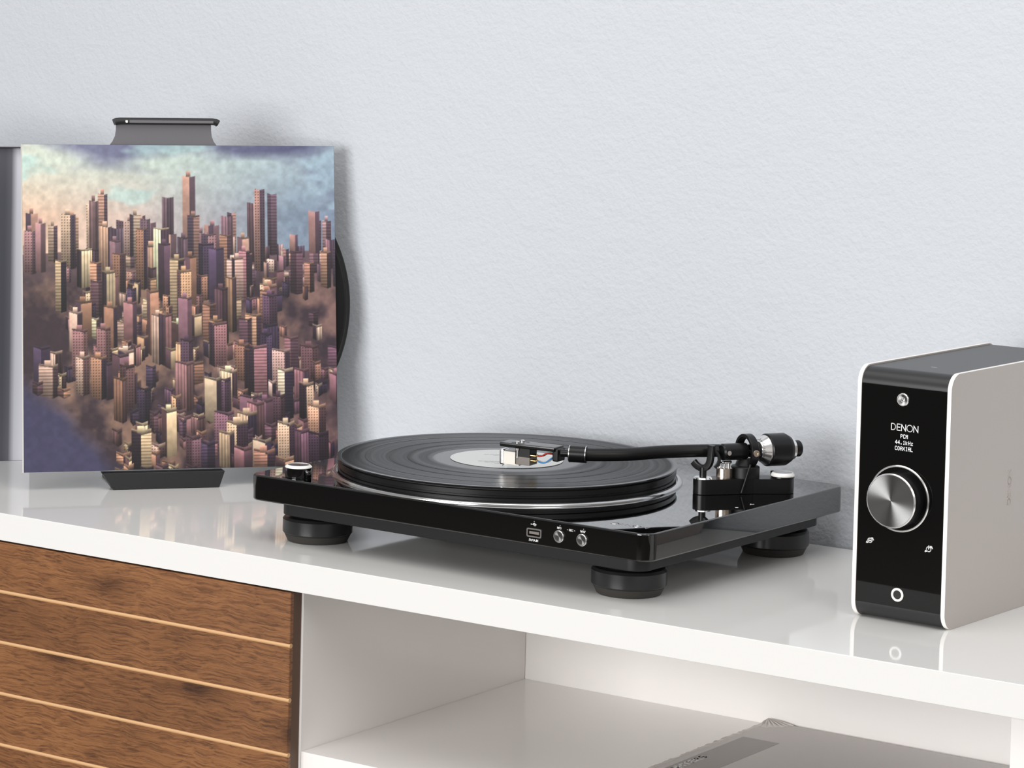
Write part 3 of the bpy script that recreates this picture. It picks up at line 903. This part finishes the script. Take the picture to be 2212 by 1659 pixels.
def paint_city(n):
    rng = np.random.default_rng(11)
    img = np.zeros((n, n, 3))
    yy, xx = np.mgrid[0:n, 0:n] / (n - 1.0)     # yy up

    def noise(fx, fy, seed, octs=4):
        r = np.random.default_rng(seed)
        out = np.zeros((n, n))
        amp_ = 1.0
        tot = 0
        for o_ in range(octs):
            gx, gy = max(2, int(fx * 2 ** o_) + 2), max(2, int(fy * 2 ** o_) + 2)
            g_ = r.random((gy, gx))
            px_, py_ = xx * (gx - 1.001), yy * (gy - 1.001)
            ix, iy = px_.astype(int), py_.astype(int)
            tx_, ty_ = px_ - ix, py_ - iy
            tx_ = tx_ * tx_ * (3 - 2 * tx_)
            ty_ = ty_ * ty_ * (3 - 2 * ty_)
            a = g_[iy, ix] * (1 - tx_) + g_[iy, ix + 1] * tx_
            b = g_[iy + 1, ix] * (1 - tx_) + g_[iy + 1, ix + 1] * tx_
            out += amp_ * (a * (1 - ty_) + b * ty_)
            tot += amp_
            amp_ *= 0.5
        return out / tot

    def C(r, g_, b):
        return np.array([r, g_, b]) / 255.0

    def mixc(a, b, t):
        t = np.clip(t, 0, 1)[..., None]
        return a * (1 - t) + b * t
    # sky: peach low on the left, teal on the right, pale band, slate clouds on top
    base = mixc(mixc(C(222, 184, 156), C(196, 180, 174), xx * 2.2), C(124, 144, 152), (xx - 0.35) * 2.0)
    base = mixc(base, mixc(C(206, 212, 196), C(160, 185, 182), xx), (yy - 0.78) * 6)
    cl = noise(3, 9, 5)
    base = mixc(base, mixc(C(120, 122, 150), C(70, 74, 100), xx), (yy - 0.90 + 0.35 * (cl - 0.5)) * 7)
    base = mixc(base, np.ones_like(base) * C(170, 205, 200), np.clip((noise(5, 12, 8) - 0.58) * 5, 0, 0.6) * (yy > 0.8))
    img[:] = base
    # ground
    g1 = noise(10, 10, 2, 5)
    ground = mixc(np.ones_like(base) * C(52, 40, 46), np.ones_like(base) * C(126, 98, 84), (g1 - 0.42) * 4)
    ground = mixc(ground, np.ones_like(base) * C(58, 56, 82), (0.32 - yy - 0.9 * xx + 0.15 * (g1 - 0.5)) * 12)
    hor = 0.665 + 0.02 * (noise(6, 2, 9) - 0.5)
    m = yy < hor
    img[m] = ground[m]
    haze = np.clip(1 - (hor - yy) / 0.12, 0, 1) * m
    img[:] = mixc(img, np.ones_like(base) * C(150, 120, 118), haze * 0.55)
    warm = [C(222, 190, 150), C(205, 160, 122), C(190, 140, 112), C(214, 176, 156), C(176, 128, 104), C(236, 208, 168), C(168, 118, 118)]
    dark = [C(60, 44, 54), C(78, 56, 62), C(48, 38, 52), C(92, 66, 66)]

    def face(x0, x1, y0, y1, col, stripes, seed, skew=0.0):
        i0, i1 = int(max(0, x0) * (n - 1)), int(min(1, x1) * (n - 1))
        if i1 <= i0:
            return
        ys0, ys1 = y0, y1
        for i in range(i0, i1 + 1):
            u = (i / (n - 1.0) - x0) / max(1e-6, x1 - x0)
            a = int(np.clip((ys0 + skew * u) * (n - 1), 0, n - 1))
            b = int(np.clip((ys1 + skew * u) * (n - 1), 0, n - 1))
            if b <= a:
                continue
            k = np.arange(a, b + 1)
            t = (k - a) / max(1.0, (b - a))
            shade_ = 0.42 + 0.66 * t
            c = col[None, :] * shade_[:, None]
            if stripes == 1:
                c = c * np.where((k % 9) < 5, 1.0, 0.70)[:, None]
            elif stripes == 2:
                c = c * (1.0 if (i % 9) < 5 else 0.72)
            elif stripes == 3:
                c = c * np.where(((k % 8) < 4) & ((i % 8) < 4), 0.60, 1.0)[:, None]
            img[k, i] = c
    rows = 30
    for r_ in range(rows):
        f = r_ / (rows - 1.0)
        y0 = 0.655 - 0.70 * f ** 1.08
        cnt = int(30 - 13 * f)
        xs = (np.arange(cnt) + rng.random(cnt) * 0.9) / cnt
        rng.shuffle(xs)
        for x in xs:
            edge = abs(x - 0.52)
            if rng.random() < 0.22 + 0.3 * (edge > 0.42) + 0.9 * ((x < 0.27) & (y0 < 0.22)) + 0.55 * ((x < 0.2) & (y0 < 0.6) & (y0 > 0.3)) + 0.5 * ((x > 0.8) & (y0 > 0.3) & (y0 < 0.55)):
                continue
            big_ = rng.random() < 0.34
            w = (0.016 + 0.020 * rng.random() + 0.016 * big_) * (0.85 + 0.5 * f)
            h = (0.022 + 0.035 * rng.random() + big_ * (0.05 + 0.07 * rng.random())) * (1.2 - 0.35 * f) * (1.15 - 0.6 * edge)
            if r_ < 5 and big_ and rng.random() < 0.12:
                h *= 1.35
            yb = y0 + (rng.random() - 0.5) * 0.03
            lit = warm[rng.integers(len(warm))] * (0.85 + 0.4 * rng.random())
            shd = dark[rng.integers(len(dark))] * (0.75 + 0.5 * rng.random())
            if rng.random() < 0.3:
                lit = shd * 1.6
            if r_ < 5:
                lit = lit * 0.65 + C(170, 142, 144) * 0.35
                shd = shd * 0.62 + C(120, 98, 112) * 0.38
            lw = w * (0.45 + 0.3 * rng.random())
            flip = rng.random() < 0.35
            if flip:
                lit, shd, lw = shd, lit * 0.95, w - lw
            st_ = int(rng.integers(4))
            k1, k2 = 0.010 * (0.4 + f), 0.007 * (0.4 + f)
            face(x, x + lw, yb, yb + h, np.clip(lit, 0, 1), st_, 0, -k1)
            face(x + lw, x + w, yb - k1, yb + h - k1, np.clip(shd, 0, 1), st_, 0, k2)
            if f > 0.12:
                roof = np.clip(np.maximum(lit, shd) * 0.62 + 0.03, 0, 1)
                rd = 0.010 * (0.3 + f)
                face(x, x + lw, yb + h, yb + h + rd * 0.5, roof, 0, 0, rd * 0.4 - k1)
                face(x + lw, x + w, yb + h - k1, yb + h - k1 + rd, roof, 0, 0, k2 - rd * 0.2)
            if big_ and rng.random() < 0.5:
                face(x + w * 0.3, x + w * 0.62, yb + h - k1 * 0.5, yb + h + 0.014, np.clip(np.maximum(lit, shd) * 1.08, 0, 1), 0, 0)
    gn = noise(60, 60, 21, 3)
    img *= (0.88 + 0.24 * gn)[..., None]
    # light purple cast towards the right
    img[:] = mixc(img, img * C(215, 200, 245) * 1.08, (xx - 0.45) * 0.9)
    return np.clip(img, 0, 1) ** 0.95


NP = 460
img = paint_city(2 * NP).reshape(NP, 2, NP, 2, 3).mean((1, 3))
lin = np.where(img <= 0.04045, img / 12.92, ((img + 0.055) / 1.055) ** 2.4)
gx, gz = np.meshgrid(np.linspace(0.3, QW - 0.3, NP), np.linspace(0.3, QH - 0.3, NP))
co = np.stack([gx, np.zeros_like(gx), gz], -1).reshape(-1, 3) * MM
idx = np.arange(NP * NP).reshape(NP, NP)
quads = np.stack([idx[:-1, :-1], idx[:-1, 1:], idx[1:, 1:], idx[1:, :-1]], -1).reshape(-1, 4)
me = bpy.data.meshes.new('cover_print')
me.vertices.add(len(co))
me.vertices.foreach_set('co', co.ravel())
me.loops.add(quads.size)
me.loops.foreach_set('vertex_index', quads.ravel())
me.polygons.add(len(quads))
me.polygons.foreach_set('loop_start', np.arange(0, quads.size, 4))
me.update(calc_edges=True)
ca = me.color_attributes.new('print', 'FLOAT_COLOR', 'POINT')
ca.data.foreach_set('color', np.concatenate([lin.reshape(-1, 3), np.ones((NP * NP, 1))], 1).ravel())
me.materials.append(m_print)
cp = bpy.data.objects.new('cover_print', me)
S.collection.objects.link(cp)
cp.parent = sl
cp['label'] = 'printed cover with hazy sky above a crowded city'

# record half slid out of that sleeve
rec2, lab2 = make_record('vinyl_record', '')
rec2.matrix_world = Mq @ Matrix.Translation(v3((176.6, 3.9, 160.5))) @ Matrix.Rotation(math.pi / 2, 4, 'X')
tag(rec2, 'black vinyl record sticking out of the city sleeve on its right side', 'record')

# stand
stnd = empty('record_stand', (0, 0, 0))
Ms = Matrix.Translation(Vector((QX * MM, QY * MM, CT))) @ Matrix.Rotation(QYAW, 4, 'Z')
stnd.matrix_world = Ms
tag(stnd, 'black metal stand holding up the city record sleeve', 'stand')
lip = nbox(76, 196, -7.0, 8.0, 0.0, QZ - 1.4, 0.5, 1)
for v in lip.verts:      # undercut ends
    if v.co.z < 0.004:
        v.co.x += 0.010 if v.co.x < 0.1 else -0.005
mesh_obj('front_lip', lip, m_stand, stnd, 20)
mesh_obj('foot_plate', nbox(90, 184, 8.0, 70.0, 0.0, 2.4, 0.4, 1), m_stand, stnd, 20)


def leaned(bm):
    bmesh.ops.transform(bm, matrix=Matrix.Translation(v3((0, 0, QZ))) @ Matrix.Rotation(-QLEAN, 4, 'X'), verts=bm.verts[:])
    return bm


neck = [(86.5, 305), (87.5, 315), (90.5, 319), (93.0, 324), (94.0, 330), (94.0, 337.6), (189.0, 337.6), (189.0, 330), (189.6, 324), (191.6, 319), (194.5, 315), (196, 305)]
nk = [(x, z) for x, z in neck]
bp = bmesh.new()
prism(bp, [(90, 8), (192, 8), (192, 305)] + nk[::-1] + [(90, 305)], -8.8, -6.8, 0.2, 1)
bmesh.ops.transform(bp, matrix=Matrix.Rotation(math.pi / 2, 4, 'X'), verts=bp.verts[:])
mesh_obj('back_plate', leaned(bp), m_standgrey, stnd, 20)
capb = bmesh.new()
sweep(capb, [Vector((91.5, 4.8, 337.4)), Vector((93.5, 4.8, 338.2)), Vector((97, 4.8, 338.6)), Vector((189, 4.8, 338.6)), Vector((193, 4.8, 338.2)), Vector((195.5, 4.8, 336.8))], rrect(-4.4, 4.4, -3.2, 3.2, 2.4, 4))
mesh_obj('top_bar', leaned(capb), m_stand, stnd, 40)
gb = nbox(106, 190, 0.2, 1.2, 336.4, 339.2, 0.3, 1)
mesh_obj('bar_inlay', leaned(gb), m_standgrey, stnd, 20)
gb = nbox(102.0, 104.5, 0.2, 1.2, 336.6, 339.0, 0.3, 1)
mesh_obj('bar_stud', leaned(gb), m_chrome2, stnd, 20)

# grey sleeve behind it at the left
Mg = Matrix.Translation(Vector((-0.8060, 0.4005, CT))) @ Matrix.Rotation(QYAW - 0.06, 4, 'Z') @ Matrix.Rotation(-0.03, 4, 'X')
gs = empty('grey_sleeve', (0, 0, 0))
gs.matrix_world = Mg
tag(gs, 'dark grey metallic record sleeve at the left edge behind the city sleeve', 'record sleeve')
# softly bowed board
bm = bmesh.new()
NB = 24
front_r, back_r = [], []
for i in range(NB + 1):
    x = -300 + 315.0 * i / NB
    t = (x + 300) / 315.0
    bow = -5.5 * math.sin(math.pi * t) ** 0.8
    edge_ = 2.5 * max(0.0, (t - 0.86) / 0.14) ** 2
    for lst, dy in ((front_r, 0.0), (back_r, 3.0)):
        lst.append([bm.verts.new(v3((x, bow + edge_ + dy, z))) for z in (0.3, 317.5)])
for a, b in zip(front_r, front_r[1:]):
    bm.faces.new((a[0], b[0], b[1], a[1]))
for a, b in zip(back_r, back_r[1:]):
    bm.faces.new((a[0], b[0], b[1], a[1]))
for k in (0, 1):
    for i in range(NB):
        bm.faces.new((front_r[i][k], front_r[i + 1][k], back_r[i + 1][k], back_r[i][k]))
for i in (0, NB):
    bm.faces.new((front_r[i][0], front_r[i][1], back_r[i][1], back_r[i][0]))
mesh_obj('cover', bm, m_greycover, gs, 30)
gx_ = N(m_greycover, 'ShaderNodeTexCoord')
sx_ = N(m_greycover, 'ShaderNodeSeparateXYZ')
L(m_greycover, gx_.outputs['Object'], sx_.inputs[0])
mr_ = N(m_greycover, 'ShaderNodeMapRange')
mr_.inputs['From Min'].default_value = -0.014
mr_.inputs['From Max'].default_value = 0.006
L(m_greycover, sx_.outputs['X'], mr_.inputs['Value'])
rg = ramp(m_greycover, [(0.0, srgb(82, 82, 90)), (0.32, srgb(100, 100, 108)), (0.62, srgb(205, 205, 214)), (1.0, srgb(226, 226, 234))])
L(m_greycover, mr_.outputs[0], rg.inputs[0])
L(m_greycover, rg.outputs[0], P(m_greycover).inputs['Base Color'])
mesh_obj('edge_trim', nbox(-300, 15, -6.5, 3.5, 317.5, 318.6, 0.3, 1), m_board, gs, 0)

# ------------------------------------------------------------------ wrapped record sleeve on the shelf
lp = empty('wrapped_sleeve', (-0.0160, 0.2260, CT - 0.166))
tag(lp, 'grey shrink-wrapped record sleeve lying flat on the white shelf', 'record sleeve')
mesh_obj('sleeve_board', nbox(0, 315, 0, 314.5, 0.1, 4.0, 0.5, 1), m_shelfLP, lp, 0)
mesh_obj('dark_band', nbox(9.5, 45.0, 20, 250.5, 3.95, 4.08), m_band, lp, 0)
mesh_obj('lettering', strokes_bm(text_lines('FOO FIGHTERS', 6.0, width=110, gap=0.3), 1.35, 0.05, M_top(16.5, 114, 4.08, math.pi / 2)), m_ink, lp, 0)
# crinkled wrap seam along the left edge and the far corner
bm = bmesh.new()
rng = random.Random(7)
prev = None
for i in range(90):
    y = 5 + 309.0 * i / 89
    w = 0.9 + 1.2 * rng.random()
    hgt = 4.1 + 0.9 * rng.random()
    row = [bm.verts.new(v3((x, y, z))) for x, z in ((-w, 0.6), (-w * 0.6, hgt), (1.0, 4.3), (2.2 + rng.random(), 4.02))]
    if prev:
        for k in range(3):
            bm.faces.new((prev[k], row[k], row[k + 1], prev[k + 1]))
    prev = row
mesh_obj('wrap_seam', bm, m_wrap, lp, 0)
bm = bmesh.new()
cpt = Vector((-1.0, 316.0, 6.5))
ring_ = []
for k in range(15):
    a = math.radians(-92 + 94 * k / 14)
    r_ = 20 + 7 * rng.random()
    ring_.append(Vector((cpt.x + r_ * math.cos(a) + 0.5, cpt.y + r_ * math.sin(a) - 0.5, 4.05)))
for k, p in enumerate(ring_):
    pass
mid = [cpt.lerp(p, 0.5) + Vector((0, 0, 0.9 if k % 2 else -0.6)) for k, p in enumerate(ring_)]
cv = bm.verts.new(cpt * MM)
mv = [bm.verts.new(p * MM) for p in mid]
ov = [bm.verts.new(p * MM) for p in ring_]
for k in range(14):
    bm.faces.new((cv, mv[k], mv[k + 1]))
    bm.faces.new((mv[k], ov[k], ov[k + 1], mv[k + 1]))
mesh_obj('wrap_corner', bm, m_wrap, lp, 0)
